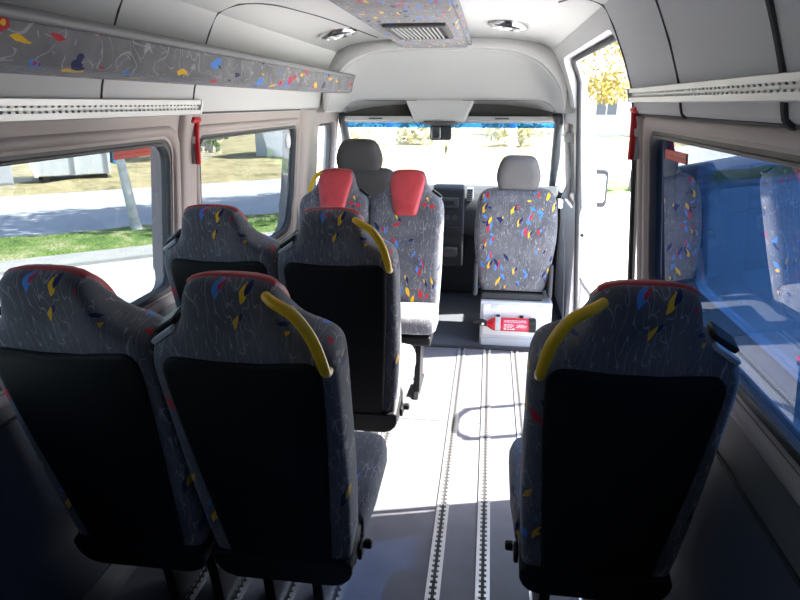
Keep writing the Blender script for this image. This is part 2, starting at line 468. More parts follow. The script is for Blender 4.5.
# ------------------------------------------------------------------ side windows
def window(n, side, loop, inset, gm, label=None, frame_d=.03, deep=0., sh=0.):
    """frame round the cut-out with its pane"""
    cy = sum(p[0] for p in loop)/len(loop); cz = sum(p[1] for p in loop)/len(loop)
    def shrink(l, d):
        y0, y1 = min(p[0] for p in l), max(p[0] for p in l); z0, z1 = min(p[1] for p in l), max(p[1] for p in l)
        return [(cy+(y-cy)*(1-2*d/(y1-y0)), cz+(z-cz)*(1-2*d/(z1-z0))) for y, z in l]
    P = lambda l, off: [(side*(Xw(z)+off-sh), y, z) for y, z in l]
    fr = MB().ring(P(loop, .034+deep*.4), P(shrink(loop, frame_d), .034+deep*.4), (side*(.03+deep*.6), 0, 0))
    fr.ring(P(shrink(loop, frame_d*.62), .028), P(shrink(loop, frame_d*.95), .028+deep*.4), (side*.012, 0, 0))
    w = struct(fr.build(f'window_{n}', M['frame'], bevel=.003, seg=2), label)
    g = MB().prism(P(shrink(loop, frame_d*.8), .048+deep), (side*.005, 0, 0)).build('pane', gm, w, smooth=False)
    sl = MB().ring(P(loop, sh), P(shrink(loop, .006), sh), (side*(.034-sh+.002), 0, 0)).build('seal', M['pillar'], w)
    return w
window(1, -1, W_L1, .05, M['g_left'], 'large left passenger window', sh=.03)
window(2, -1, W_L2, .05, M['g_left'], 'left passenger window before the driver', sh=.03)
window(4, 1, W_R1, .05, M['g_right'], 'large dark right passenger window', sh=.028)
window(6, -1, W_LD, .05, M['g_clear'])
window(7, 1, W_RD, .05, M['g_clear'])

# raised trim on the pillars between the windows
def pillar_cover(name, side, y0, y1, z0, z1, m, d=.022):
    mb = MB(); zs = [z0 + (z1-z0)*i/6 for i in range(7)]; w = y1-y0
    ys = [(0, -.004), (.04, d*.55), (.14, d*.95), (.3, d), (.7, d), (.86, d*.95), (.96, d*.55), (1, -.004)]
    mb.grid([[(side*(Xw(z)-dd), y0+f*w, z) for f, dd in ys] for z in zs])
    struct(mb.build(name, m, angle=60))
pillar_cover('trim_40', -1, 2.352, 2.485, .93, 1.507, M['pillar'])
pillar_cover('trim_41', 1, 2.350, 2.398, .93, 1.507, M['pillar'])
pillar_cover('trim_42', -1, 3.97, 4.25, .80, 1.507, M['pillar'], .03)
def surround(name, side, loop, w=.045):
    cy_ = sum(p[0] for p in loop)/len(loop); cz_ = sum(p[1] for p in loop)/len(loop)
    h = lambda d: [(cy_+(y-cy_)*(1+2*d/(max(p[0] for p in loop)-min(p[0] for p in loop))), cz_+(z-cz_)*(1+2*d/(max(p[1] for p in loop)-min(p[1] for p in loop)))) for y, z in loop]
    mb = MB(); L = [h(.0), h(.006), h(.018), h(w*.8), h(w)]
    R_ = [[mb.bm.verts.new((side*(Xw(z)-d), y, z)) for y, z in l] for l, d in zip(L, (-.012, .008, .014, .012, -.003))]
    n = len(loop)
    for a, b in zip(R_, R_[1:]):
        for i in range(n): mb.face([a[i], a[(i+1) % n], b[(i+1) % n], b[i]])
    struct(mb.build(name, M['pillar'], angle=60))
surround('trim_43', -1, W_L1, .04); surround('trim_44', -1, W_L2, .04); surround('trim_45', 1, W_R1, .04)

# the sliding door, pushed back outside the right wall
DW = rrect(1.10, 2.30, .93, 1.45, .07)
DO = rrect(.93, 2.40, -.02, 1.78, (.10, .12, .02, .02))
dx = .155
P = lambda l, off: [(Xw(min(max(z, 0), 1.86))+off, y, z) for y, z in l]
d = struct(MB().ring(P(DO, dx), P(DW, dx), (.045, 0, 0)).build('door_1', M['bodywhite'], bevel=.004, seg=2), 'white sliding door slid open')
MB().prism(P(DW, dx+.02), (.005, 0, 0)).build('pane', M['g_door'], d, smooth=False)

# ------------------------------------------------------------------ windscreen, pillars, dashboard
zt, yt, zb, yb = 1.415, 5.02, .86, 5.72
ws = struct(MB().prism([(-.80, yt, zt), (.80, yt, zt), (.86, yb, zb), (-.86, yb, zb)], (0, .004, .005)).build('window_8', M['g_clear'], smooth=False), 'windscreen')
band = mat('windscreen_blue_band', (.05, .22, .40), .3)
for s, nm in ((-1, 'trim_30'), (1, 'trim_31')):
    struct(MB().tube([(s*.80, 4.98, 1.47), (s*.815, yt, zt), (s*.875, yb, zb), (s*.88, 5.75, .4)], [.032, .034, .042, .045], 10).build(nm, M['dash2']))
    struct(MB().prism([(s*.875, 5.0, -.02), (s*.875, 5.75, -.02), (s*.88, 5.72, .86), (s*.855, 5.30, .90), (s*.86, 5.0, .90)], (s*.05, 0, 0)).build('wall_cab_left' if s < 0 else 'wall_cab_right', M['dash2'], smooth=False))
    # quarter glass triangle between the door and the pillar is left open to a pane
    struct(MB().prism([(s*.86, 5.02, .9), (s*.86, 5.66, .9), (s*.825, 5.03, 1.40)], (s*.004, 0, 0)).build('window_9' if s < 0 else 'window_10', M['g_clear'], smooth=False))
struct(MB().box((-.82, yt-.02, zt-.008), (.82, yt+.03, zt+.05)).build('trim_32', M['ceil'], bevel=.006))
# blue sun band at the top of the windscreen (a printed strip of coloured glass)
bandg = glass('blue_glass_band', (.16, .42, .74), .6)
dy, dz = (yb-yt), (zb-zt); L_ = .075
struct(MB().prism([(-.795, yt-.008, zt-.004), (.795, yt-.008, zt-.004), (.80, yt-.008+dy*L_, zt-.004+dz*L_), (-.80, yt-.008+dy*L_, zt-.004+dz*L_)], (0, .002, .002)).build('trim_33', bandg, smooth=False))
# front of the nose so that the cab is closed
struct(MB().box((-.9, 5.72, -.3), (.9, 5.80, .86)).build('wall_front', M['bodywhite'], smooth=False))

dash = empty('dashboard', (0, 5.2, 0), 'dark grey dashboard across the cab under the windscreen', 'dashboard')
def loc(o, e):      # keep world coordinates under an unrotated empty
    o.location = -Vector(e.location); return o
prof = [(4.98, .55), (4.93, .66), (4.95, .80), (5.02, .885), (5.15, .91), (5.45, .895), (5.70, .84), (5.70, .55)]
loc(MB().prism([(-.858, y, z) for y, z in prof], (1.716, 0, 0)).build('dash_body', M['dash'], dash, bevel=.015), dash)
loc(MB().prism([(-.095, y, z) for y, z in ((4.83, .34), (4.80, .55), (4.86, .93), (4.90, .955), (5.05, .95), (5.1, .3))], (.235, 0, 0)).build('centre_stack', M['dash'], dash, bevel=.012), dash)
cs = dash
loc(MB().box((-.855, 5.25, .006), (.855, 5.32, .60)).build('kick_panel', M['dash'], dash, bevel=.01), dash)
loc(MB().box((-.06, 4.795, .80), (.10, 4.85, .87)).build('radio', M['dash2'], dash, bevel=.004), dash)
loc(MB().box((-.02, 4.79, .82), (.07, 4.80, .85)).build('display', M['dark'], dash, bevel=.002), dash)
for x in (-.035, .02, .075):
    loc(MB().lathe([(.019, 0), (.019, .012), (.015, .022), (.0, .022)], (x, 4.815, .72), 'Y').build('control_knob', M['dash2'], dash), dash)
loc(MB().box((-.07, 4.785, .61), (.11, 4.83, .655)).build('storage_slot', M['dark'], dash, bevel=.003), dash)
loc(MB().box((-.03, 4.74, .43), (.10, 4.84, .50)).build('gear_tray', M['dash2'], dash, bevel=.012), dash)
v = MB().box((.158, 4.90, .84), (.205, 4.99, .93))
vo = loc(v.build('air_vent', M['white'], dash, bevel=.004), dash)
sl = MB()
for i in range(6): sl.box((.163, 4.895, .848+i*.0135), (.2, 4.905, .856+i*.0135))
loc(sl.build('vent_slats', M['dark'], dash, smooth=False), dash)

# overhead storage with two pockets, and the mirror unit
oh = empty('overhead_console', (0, 4.95, 1.42), 'pale overhead console with two dark pockets above the windscreen', 'console')
for a, b in ((-.765, -.235), (.125, .755)):
    loc(MB().box((a-.02, 4.99, 1.42), (b+.02, 5.03, 1.60)).build('pocket_back', M['bindark'], oh, bevel=.02), oh)
    loc(MB().box((a-.02, 4.84, 1.565), (b+.02, 5.03, 1.60)).build('pocket_top', M['bindark'], oh, bevel=.01), oh)
    n = 14; top = []
    for i in range(n+1):
        x = a + (b-a)*i/n
        top.append((x, 4.88 - .02*math.sin(PI*i/n)))
    lip = MB().grid([[(x, y, 1.420) for x, y in top], [(x, y-.012, 1.428) for x, y in top], [(x, y, 1.450) for x, y in top], [(x, y+.02, 1.453) for x, y in top]])
    lp = loc(lip.build('lip', M['upper'], oh, solid=.012), oh)
    loc(MB().box((a, 4.87, 1.414), (b, 5.03, 1.430)).build('shelf', M['bindark'], oh, bevel=.006), oh)
    xm = a + (b-a)*.35
    loc(MB().box((xm, 4.845, 1.437), (xm+.10, 4.858, 1.446)).build('label_strip', M['dark'], oh, bevel=.002), oh)
loc(MB().prism([(-.24, 4.832, 1.418), (.13, 4.832, 1.418), (.21, 4.85, 1.60), (-.32, 4.85, 1.60)], (0, .17, 0)).build('centre_block', M['ceil'], oh, bevel=.02), oh)
loc(MB().lathe([(.15, .0), (.16, -.008), (.13, -.03), (0, -.036)], (-.055, 4.94, 1.424)).build('lamp_cover', M['headgrey'], oh), oh)

mr = empty('rear_view_mirror', (-.05, 4.92, 1.39), 'dark rear view mirror hanging at the top of the windscreen', 'mirror')
loc(MB().box((-.065, 4.95, 1.36), (-.035, 4.98, 1.42)).build('stalk', M['dash'], mr, bevel=.004), mr)
loc(MB().box((-.13, 4.90, 1.285), (.03, 4.95, 1.392)).build('housing', M['dash'], mr, bevel=.014), mr)
loc(MB().box((-.115, 4.894, 1.297), (-.05, 4.903, 1.38)).build('glass', M['mirrorglass'], mr, bevel=.003), mr)
tag(MB().tube([(-.01, 4.93, 1.287), (-.01, 4.93, 1.255), (-.007, 4.93, 1.225), (-.01, 4.93, 1.18)], [.002, .003, .012, .004], 8).build('tan_smear', mat('smear_tan', (.55, .48, .25), .7)),  # tan smear under the mirror; its hanging spindle shape is made up
    'small tan smear shape below the rear view mirror', 'air freshener')

# ------------------------------------------------------------------ tracks in the floor and rails on the walls
def track(name, x, y0, y1, label, group):
    t = empty(name, (x, y0, 0), label, 'track', group=group)
    w = .024
    MB().box((-w, 0, 0), (w, y1-y0, .0022)).build('slot', M['dark'], t, smooth=False)
    mb = MB(); n = int((y1-y0)/.0265)
    for s in (-1, 1):
        mb.box((s*w, 0, .001), (s*.0125, y1-y0, .0062))
    for i in range(n):
        for s in (-1, 1):
            a, b = i*.0265, i*.0265+.0145
            mb.box((s*.0126, a, .001), (s*.0055, b, .0062))
    mb.build('scalloped_edge', M['alu'], t, smooth=False)
    return t
for x, nm in ((.19, 'aisle seat track furthest from the right hand seat, scalloped aluminium'),
              (.353, 'aluminium seat track in the aisle, nearer the right hand seat'),
              (.53, 'aluminium seat track running under the near edge of the right seat'),
              (.69, 'aluminium seat track closest to the right wall')):
    track('floor_track', x, Y_REAR+.05, 3.955, nm, 'seat tracks in the floor')
for x, nm in ((-.60, 'aluminium seat track closest to the left wall'),
              (-.45, 'aluminium seat track under the inner leg of the window seats'),
              (-.28, 'aluminium seat track under the outer leg of the left aisle seats'),
              (-.124, 'aluminium seat track under the aisle edge of the left aisle seats')):
    track('floor_track', x, Y_REAR+.05, 3.955, nm, 'seat tracks in the floor')

def wall_rail(side, y0, y1, label):
    zc = 1.534 if side < 0 else 1.574
    x = Xw(zc) + .004
    t = empty('wall_rail', (side*x, y0, zc), label, 'rail', group='perforated rails on the walls')
    L = y1-y0; s = side; lean = -.26
    hs_ = .82 if side < 0 else .68
    q = lambda d, z: (s*(-d + lean*z*hs_), z*hs_)      # d: out of the wall into the room
    def strip(mb, pts, a=0, b=L):
        mb.prism([(px, a, pz) for px, pz in [q(*p) for p in pts]], (0, b-a, 0))
    mb = MB(); strip(mb, [(.0, -.030), (.008, -.030), (.008, .030), (0, .030)]); mb.build('slot', M['lid'], t, smooth=False)
    mb = MB()
    strip(mb, [(.008, -.034), (.022, -.030), (.022, -.011), (.008, -.011)])
    strip(mb, [(.008, .034), (.018, .031), (.018, .012), (.008, .012)])
    strip(mb, [(.008, -.0045), (.012, -.0045), (.012, .0055), (.008, .0055)])
    n = int(L/.0265)
    for i in range(n):
        a = i*.0265
        strip(mb, [(.008, -.0112), (.020, -.0112), (.018, -.0044), (.008, -.0044)], a, a+.015)
        strip(mb, [(.008, .0122), (.016, .0122), (.015, .0054), (.008, .0054)], a, a+.015)
    mb.build('scalloped_strip', M['railwhite'], t, smooth=False)
    mb = MB(); strip(mb, [(.006, -.034), (.024, -.032), (.022, .032), (.006, .034)], L, L+.012); mb.build('end_cap', M['railwhite'], t, bevel=.002)
    return t
wall_rail(-1, Y_REAR+.05, 2.44, 'pale perforated metal rail on the left wall below the patterned rack')
wall_rail(1, Y_REAR+.05, 2.37, 'pale perforated metal rail on the right wall above the dark window')

# ------------------------------------------------------------------ patterned rack along the left wall
rk = empty('luggage_rack', (-.70, -.5, 1.62), 'long patterned cloth rack high on the left wall', 'rack')
rp = [(-.778, 1.614), (-.60, 1.612), (-.575, 1.62), (-.566, 1.64), (-.556, 1.700), (-.742, 1.715)]
loc(MB().prism([(x, Y_REAR+.05, z) for x, z in rp], (0, 4.22-Y_REAR-.05, 0)).build('padded_body', M['rackfab'], rk, bevel=.006, seg=2), rk)
rl = [(-.566, 1.697), (-.546, 1.699), (-.543, 1.712), (-.552, 1.722), (-.732, 1.735), (-.742, 1.705)]
loc(MB().prism([(x, Y_REAR+.05, z) for x, z in rl], (0, 4.225-Y_REAR-.05, 0)).build('top_lip', mat('rack_lip_grey', (.22, .22, .225), .6), rk, bevel=.004, seg=2), rk)
loc(MB().prism([(x, 4.215, z) for x, z in [(-.775, 1.612), (-.60, 1.610), (-.572, 1.618), (-.55, 1.715), (-.735, 1.73)]], (0, .012, 0)).build('end_plate', M['headgrey'], rk, bevel=.003), rk)

# ------------------------------------------------------------------ patterned ceiling console with its air vent
cc = empty('ceiling_console', (0, 2.5, 1.9), 'patterned cloth air console with vents along the ceiling', 'console')
x0, x1, y0, y1 = -.258, .182, 1.55, 4.20
loc(MB().prism([(x0, y0, 1.93), (x0+.03, y0, 1.872), (x1-.03, y0, 1.872), (x1, y0, 1.93)], (0, y1-y0, 0)).build('cloth_panel', M['rackfab'], cc, bevel=.006), cc)
for x in (x0+.012, x1-.012):
    loc(MB().tube([(x, y0, 1.902), (x, y1, 1.902)], .014, 8).build('side_bead', M['rackfab'], cc), cc)
loc(MB().tube([(x0, y1, 1.90), (x1, y1, 1.90)], .012, 8).build('front_bead', M['headgrey'], cc), cc)
vt = loc(MB().ring([(-.155, 2.90, 1.874), (.115, 2.90, 1.874), (.115, 3.46, 1.874), (-.155, 3.46, 1.874)],
                   [(-.135, 2.93, 1.874), (.095, 2.93, 1.874), (.095, 3.43, 1.874), (-.135, 3.43, 1.874)], (0, 0, -.018)).build('vent_frame', M['headgrey'], cc, bevel=.004), cc)
loc(MB().box((-.135, 2.93, 1.866), (.095, 3.43, 1.8715)).build('vent_back', M['dark'], cc, smooth=False), cc)
sl = MB()
for i in range(11):
    x = -.127 + i*.0195
    sl.prism([(x-.005, 2.94, 1.868), (x+.001, 2.94, 1.868), (x+.007, 2.94, 1.855), (x+.001, 2.94, 1.855)], (0, .48, 0))
loc(sl.build('vent_slats', M['upper'], cc, smooth=False), cc)

# round ceiling nozzles
def nozzle(x, y, z, label):
    t = empty('ceiling_spotlight', (x, y, z), label, 'ceiling light', group='round ceiling lights'); t.scale = (1.4, 1.4, 1.5); t.rotation_euler = (0, math.radians(9 if x > 0 else -11), 0)
    MB().lathe([(.075, .012), (.075, 0), (.070, -.010), (.056, -.014), (.050, -.006), (.050, .004), (0, .004)], (0, 0, 0), n=32).build('rim', M['chrome'], t)
    MB().lathe([(.0, -.003), (.048, -.003), (.048, -.001), (0, -.001)], (0, 0, 0), n=24).build('recess', M['dark'], t)
    for s in (-1, 1):
        MB().box((s*.034-.010, -.032, -.016), (s*.034+.010, .032, -.004)).build('louvre', M['railwhite'], t, bevel=.004)
    MB().lathe([(.020, -.004), (.018, -.014), (.008, -.018), (0, -.018)], (0, 0, 0), n=16).build('lens', M['white'], t)
nozzle(-.505, 3.60, 1.909, 'round chrome ceiling light left of the patterned ceiling console')
nozzle(.38, 3.44, 1.919, 'round chrome ceiling light right of the patterned ceiling console')

# ------------------------------------------------------------------ passenger seats
TILT = math.radians(16.0)
ZB = .345
def backpt(u, w, d):
    """u across, w up the back, d forward of the rear face; local seat frame"""
    return Vector((u, -math.sin(TILT)*w + math.cos(TILT)*d, ZB + math.cos(TILT)*w + math.sin(TILT)*d))
HALF = [(.0, .172), (.10, .186), (.30, .198), (.52, .2025), (.64, .205), (.69, .2035), (.725, .197), (.748, .183), (.765, .161), (.780, .138), (.797, .122), (.828, .109),
        (.858, .101), (.882, .092), (.895, .079), (.903, .050), (.904, .02)]
def outline(half, n=3):
    r = catmull([(u, w, 0) for w, u in half], n)
    return [(p.x, p.y) for p in r] + [(-p.x, p.y) for p in r[::-1]]
OUT = outline(HALF)
def inset(pts, d):
    u0, u1 = min(p[0] for p in pts), max(p[0] for p in pts); w0, w1 = min(p[1] for p in pts), max(p[1] for p in pts)
    cu, cw = (u0+u1)/2, (w0+w1)/2; fu, fw = 1 - 2*d/(u1-u0), 1 - 2*d/(w1-w0)
    return [(cu + (u-cu)*fu, cw + (w-cw)*fw) for u, w in pts]
def cap(mb, ring, flip=False):
    """close a ring with shrinking inner rings so the face shades evenly"""
    c = sum((v.co for v in ring), Vector())/len(ring); n = len(ring); prev = ring
    for k in (.9, .72, .45, .2):
        cur = [mb.bm.verts.new(c + (v.co-c)*k) for v in ring]
        for i in range(n): mb.face([prev[i], prev[(i+1) % n], cur[(i+1) % n], cur[i]])
        prev = cur
    m = mb.bm.verts.new(c)
    for i in range(n): mb.face([prev[i], prev[(i+1) % n], m])
def loft_outline(mb, layers):
    """layers: (inset, depth) ; closed both ends with fans"""
    rings = []
    for ins, d in layers:
        pts = inset(OUT, ins)
        rings.append([mb.bm.verts.new(backpt(u, w, d if not callable(d) else d(u, w))) for u, w in pts])
    n = len(OUT)
    for a, b in zip(rings, rings[1:]):
        for i in range(n): mb.face([a[i], a[(i+1) % n], b[(i+1) % n], b[i]])
    return rings
def make_seat(prefix_name, label, handle=None, guide=None, legs=(-.10, .055), knob=1, tilt=16.0, yf=.53):
    global TILT, ZB
    ZB = .345 if tilt > 10 else .288
    TILT = math.radians(tilt)
    t = empty(prefix_name, (0, 0, 0), label, 'seat')
    # padded backrest with rounded edge
    mb = MB()
    thick = lambda k: (lambda u, w: k*(1.0 if w < .70 else 1.0 - .68*min(1, (w-.70)/.20)**1.2))
    rings = loft_outline(mb, [(.030, .0), (.014, .003), (.004, .012), (0, .026), (0, thick(.110)), (.006, thick(.134)), (.020, thick(.147)), (.045, thick(.150)), (.085, thick(.150)), (.125, thick(.150)), (.165, thick(.150)), (.19, thick(.150))])
    cap(mb, rings[0]); cap(mb, rings[-1])
    mb.build('backrest', M['fabric'], t, angle=60)
    # black rear panel
    ph = [(.012, .085), (.016, .106), (.030, .124), (.06, .133), (.30, .152), (.52, .168), (.665, .1745), (.695, .172), (.713, .163), (.723, .147), (.722, .11), (.716, .05)]
    po = [(u, w) for u, w in [(p.x, p.y) for p in catmull([(u, w, 0) for w, u in ph], 3)]]
    po = po + [(-u, w) for u, w in po[::-1]]
    mb = MB()
    R = []
    for d, k in ((.012, 0), (-.004, 0), (-.008, .004), (-.011, .012)):
        R.append([mb.bm.verts.new(backpt(u, w, d)) for u, w in inset(po, k)])
    for a, b in zip(R, R[1:]):
        for i in range(len(po)): mb.face([a[i], a[(i+1) % len(po)], b[(i+1) % len(po)], b[i]])
    mb.face(R[-1]); mb.face(R[0][::-1])
    mb.build('back_panel', M['shell'], t, angle=50)
    # black lower shell that wraps the foot of the back
    lo = [(-.174, .075), (-.184, .062), (-.182, .03), (-.174, .006), (-.158, -.014), (-.13, -.027), (.13, -.027), (.158, -.014), (.174, .006), (.182, .03), (.184, .062), (.174, .075)]
    lo = [(u*1.03, w) for u, w in lo]
    mb = MB(); a = [backpt(u, w, -.014) for u, w in lo]
    mb.prism(a, backpt(0, 0, .165) - backpt(0, 0, 0))
    mb.build('lower_shell', M['shell2'], t, bevel=.012, seg=3)
    # red vinyl head pad on the front, folded over the top
    hh = [(.655, .0), (.655, .050), (.68, .066), (.74, .080), (.81, .094), (.853, .096), (.880, .084), (.896, .060), (.902, .028), (.903, 0)]
    ho = [(p.x, p.y) for p in catmull([(u, w, 0) for w, u in hh], 3)]
    ho = ho[:-1] + [(-u, w) for u, w in ho[::-1][:-1]]
    dfr = lambda w, e: .150*(1.0 if w < .70 else 1.0 - .68*min(1, (w-.70)/.20)**1.2) + e
    mb = MB(); R = []
    for e, k in ((-.022, .0), (.006, .0), (.016, .010), (.021, .026), (.024, .046), (.025, .066), (.025, .084)):
        R.append([mb.bm.verts.new(backpt(u, w, dfr(w, e))) for u, w in inset(ho, k)])
    n = len(ho)
    for a, b in zip(R, R[1:]):
        for i in range(n): mb.face([a[i], a[(i+1) % n], b[(i+1) % n], b[i]])
    cap(mb, R[-1]); cap(mb, R[0])
    # strip folded back over the top edge
    top = [(u, w) for w, u in ((.889, .092), (.899, .078), (.905, .052), (.907, .026))]
    top = top + [(0, .9075)] + [(-u, w) for u, w in top[::-1]]
    mb.grid([[backpt(u*.99, w-.003, .034) for u, w in top], [backpt(u*1.0, w+.0005, .038) for u, w in top], [backpt(u*1.01, w+.0005, .044) for u, w in top], [backpt(u*.98, w-.006, .062) for u, w in top]])
    mb.build('head_pad', M['red'], t, angle=60)
    # cushion, slightly waisted, on a black pan
    yb_ = .105
    cp = [(-.195, yb_), (-.205, .25), (-.205, yf-.07), (-.19, yf-.015), (-.15, yf), (.15, yf), (.19, yf-.015), (.205, yf-.07), (.205, .25), (.195, yb_)]
    mb = MB(); R = []
    for z, k in ((.375, .02), (.385, .004), (.40, 0), (.445, 0), (.466, .010), (.476, .03), (.480, .06)):
        R.append([mb.bm.verts.new((x*(1-k/.2), y + (k if y < .2 else -k), z + (.025*(y-.1)/.4))) for x, y in cp])
    for a, b in zip(R, R[1:]):
        for i in range(len(cp)): mb.face([a[i], a[(i+1) % len(cp)], b[(i+1) % len(cp)], b[i]])
    mb.face(R[0][::-1]); mb.face(R[-1])
    mb.build('cushion', M['fabric'], t, angle=60, bevel=.006)
    MB().box((-.18, .06, .325), (.18, yf-.04, .378)).build('seat_pan', M['shell2'], t, bevel=.012)
    for lx in legs:
        mb = MB()
        mb.prism([(lx-.016, .10, .006), (lx-.016, .40, .006), (lx-.016, .36, .03), (lx-.016, .27, .33), (lx-.016, .13, .33), (lx-.016, .19, .03), (lx-.016, .10, .03)], (.032, 0, 0))
        leg = mb.build('leg', M['blackmetal'], t, bevel=.004)
        MB().lathe([(.016, .006), (.016, .028), (.010, .034), (0, .034)], (lx, .155, 0), n=12).build('anchor_bolt', M['chrome'], leg)
        MB().box((lx-.009, .085, .030), (lx+.009, .13, .046)).build('release_tab', M['hammer'], leg, bevel=.003)
    if knob:
        k = knob
        MB().box((k*.187, .045, .365), (k*.200, .10, .400)).build('hinge_cover', M['shell2'], t, bevel=.006)
        MB().lathe([(.014, 0), (.014, k*.016), (.010, k*.020), (0, k*.020)], (k*.202, .085, .392), 'X', n=14).build('recline_knob', M['shell2'], t)
    if handle:
        s = handle
        pts = [backpt(s*.085, .888, -.004), backpt(s*.105, .885, -.022), backpt(s*.145, .862, -.030), backpt(s*.172, .812, -.030), backpt(s*.185, .76, -.028), backpt(s*.189, .718, -.018), backpt(s*.189, .703, .006)]
        c = catmull(pts, 6)
        MB().tube(c, [.0098 + .0026*math.sin(PI*i/(len(c)-1)) for i in range(len(c))], 12).build('grab_handle', M['yellow'], t)
    if guide:
        s = guide
        mb = MB(); mb.prism([backpt(s*.135, .787, .035), backpt(s*.186, .752, .035), backpt(s*.195, .762, .035), backpt(s*.142, .800, .035)], backpt(0, 0, .05)-backpt(0, 0, 0))
        g = mb.build('belt_guide', M['blackmetal'], t, bevel=.004)
        mb = MB(); mb.prism([backpt(s*.132, .782, .008), backpt(s*.184, .744, .008), backpt(s*.191, .753, .008), backpt(s*.138, .792, .008)], backpt(0, 0, .016)-backpt(0, 0, 0))
        mb.build('guide_edge', mat('belt_guide_grey', (.42, .44, .48), .4), g, bevel=.002)
    return t

G = 'patterned passenger seats'
def place(t, x, y, rz=0., label=None):
    t.location = (x, y, 0); t.rotation_euler = (0, 0, rz); t['group'] = G
    if label: t['label'] = label
    return t
aisle = make_seat('passenger_seat', 'patterned aisle seat in the nearest left row, with yellow grab handle', handle=1, guide=-1, legs=(-.118, .036))
place(aisle, -.18, 1.375)
winseat = make_seat('passenger_seat', 'patterned window seat in the nearest left row, no handle, at the left edge', guide=-1, legs=(-.04, .112))
place(winseat, -.582, 1.375)
right = make_seat('passenger_seat', 'single patterned seat by the dark right window, yellow handle on its left', handle=-1, guide=1, legs=(-.095, .065), knob=-1)
place(right, .626, 1.42)
place(copy_tree(aisle), -.18, 2.215, label='patterned aisle seat of the second left row, yellow handle, below the red head pads')
place(copy_tree(winseat), -.588, 2.215, label='patterned window seat of the second left row, beside the pillar between the windows')
# two seats that face the camera, backs to the driver
f1 = make_seat('passenger_seat', 'rear facing seat nearest the aisle, red head pad towards the camera', guide=-1, tilt=7, yf=.47)
place(f1, -.128, 3.56, PI)
f2 = make_seat('passenger_seat', 'rear facing seat by the left wall, red head pad below the driver headrest', handle=1, guide=-1, tilt=7, yf=.47)
place(f2, -.54, 3.56, PI)

# ------------------------------------------------------------------ cab seats
def cab_seat(x, y, z_add, label, head_m, fab, tall=0.):
    t = empty('cab_seat', (x, y, 0), label, 'seat', group='front seats of the cab')
    tl = math.radians(9)
    def P(u, w, d): return Vector((u, -math.sin(tl)*w + math.cos(tl)*d, .40+z_add + math.cos(tl)*w + math.sin(tl)*d))
    half = [(-.045, .195), (.04, .222), (.18, .245), (.34, .258), (.48, .252), (.575, .238), (.618, .21), (.638, .16), (.643, .08)]
    r = catmull([(u, w, 0) for w, u in half], 4); o2 = [(p.x, p.y) for p in r] + [(-p.x, p.y) for p in r[::-1]]
    mb = MB(); R = []
    for k, d in ((.07, -.012), (.035, -.006), (.012, .006), (.0, .03), (0, .08), (.012, .11), (.04, .125)):
        R.append([mb.bm.verts.new(P(u, w, d)) for u, w in inset(o2, k)])
    n = len(o2)
    for a, b in zip(R, R[1:]):
        for i in range(n): mb.face([a[i], a[(i+1) % n], b[(i+1) % n], b[i]])
    cap(mb, R[0]); cap(mb, R[-1])
    mb.build('backrest', fab, t, angle=70)
    # headrest with two steel posts
    hw = [(0, .105), (.02, .122), (.07, .134), (.12, .128), (.165, .112), (.195, .088), (.205, .05)]
    r = catmull([(u, w, 0) for w, u in hw], 4); o3 = [(p.x, p.y+.64) for p in r] + [(-p.x, p.y+.64) for p in r[::-1]]
    mb = MB(); R = []
    for k, d in ((.05, -.005), (.018, .0), (.004, .014), (0, .03), (0, .07), (.01, .092), (.04, .10)):
        R.append([mb.bm.verts.new(P(u*(1+.1*tall), w-.022*tall, d+.01)) for u, w in inset(o3, k)])
    n = len(o3)
    for a, b in zip(R, R[1:]):
        for i in range(n): mb.face([a[i], a[(i+1) % n], b[(i+1) % n], b[i]])
    cap(mb, R[0]); cap(mb, R[-1])
    h = mb.build('headrest', head_m, t, angle=70)
    for s in (-1, 1):
        MB().tube([P(s*.055, .60, .055), P(s*.055, .70, .055)], .007, 8).build('post', M['chrome'], h)
    cz = .40+z_add
    MB().prism([(-.245, .08, cz-.05), (-.255, .50, cz-.03), (.255, .50, cz-.03), (.245, .08, cz-.05)], (0, 0, .12)).build('cushion', fab, t, bevel=.03, seg=4)
    MB().box((-.20, -.01, cz-.09), (.20, .48, cz-.045)).build('seat_slide', M['dark'], t, bevel=.01)
    for s in (-1, 1):
        MB().prism([(s*.225, -.05, cz-.06), (s*.225, .14, cz-.06), (s*.225, .10, cz+.14), (s*.225, -.02, cz+.16)], (s*.03, 0, 0)).build('recline_hinge', M['dash'], t, bevel=.012)
    return t
cab_seat(.500, 4.10, 0, 'patterned front passenger seat with grey headrest, above the fire extinguisher', M['headgrey'], M['fabric'])
drv = cab_seat(-.50, 4.13, .11, 'dark driver seat with charcoal headrest behind the rear facing seats', M['headdark'], M['headdark'], 1.)
MB().box((-.055, -.135, 1.045), (-.030, -.11, 1.085)).build('yellow_tab', M['yellow'], drv, bevel=.003)
drv.children[0]['label'] = 'charcoal backrest'

# pale box under the passenger seat, and one under the driver
sb = empty('seat_box', (.53, 4.06, 0), 'pale grey box under the front passenger seat', 'box', group='seat boxes')
MB().box((-.232, 0, 0), (.232, .42, .305)).build('body', M['boxgrey'], sb, bevel=.008)
MB().box((-.215, -.008, .075), (.215, .004, .285)).build('front_cover', M['white'], sb, bevel=.004)
MB().box((-.222, -.012, .0), (.222, .002, .055)).build('kick_strip', M['boxgrey'], sb, bevel=.004)
for x in (-.14, .16):
    MB().box((x-.022, -.012, .262), (x+.022, -.004, .286)).build('clip', M['boxgrey'], sb, bevel=.003)
sb2 = empty('seat_box', (-.525, 4.09, 0), 'dark box under the driver seat, behind the rear facing seats', 'box', group='seat boxes')
MB().box((-.232, 0, 0), (.232, .42, .368)).build('body', M['dash2'], sb2, bevel=.008)

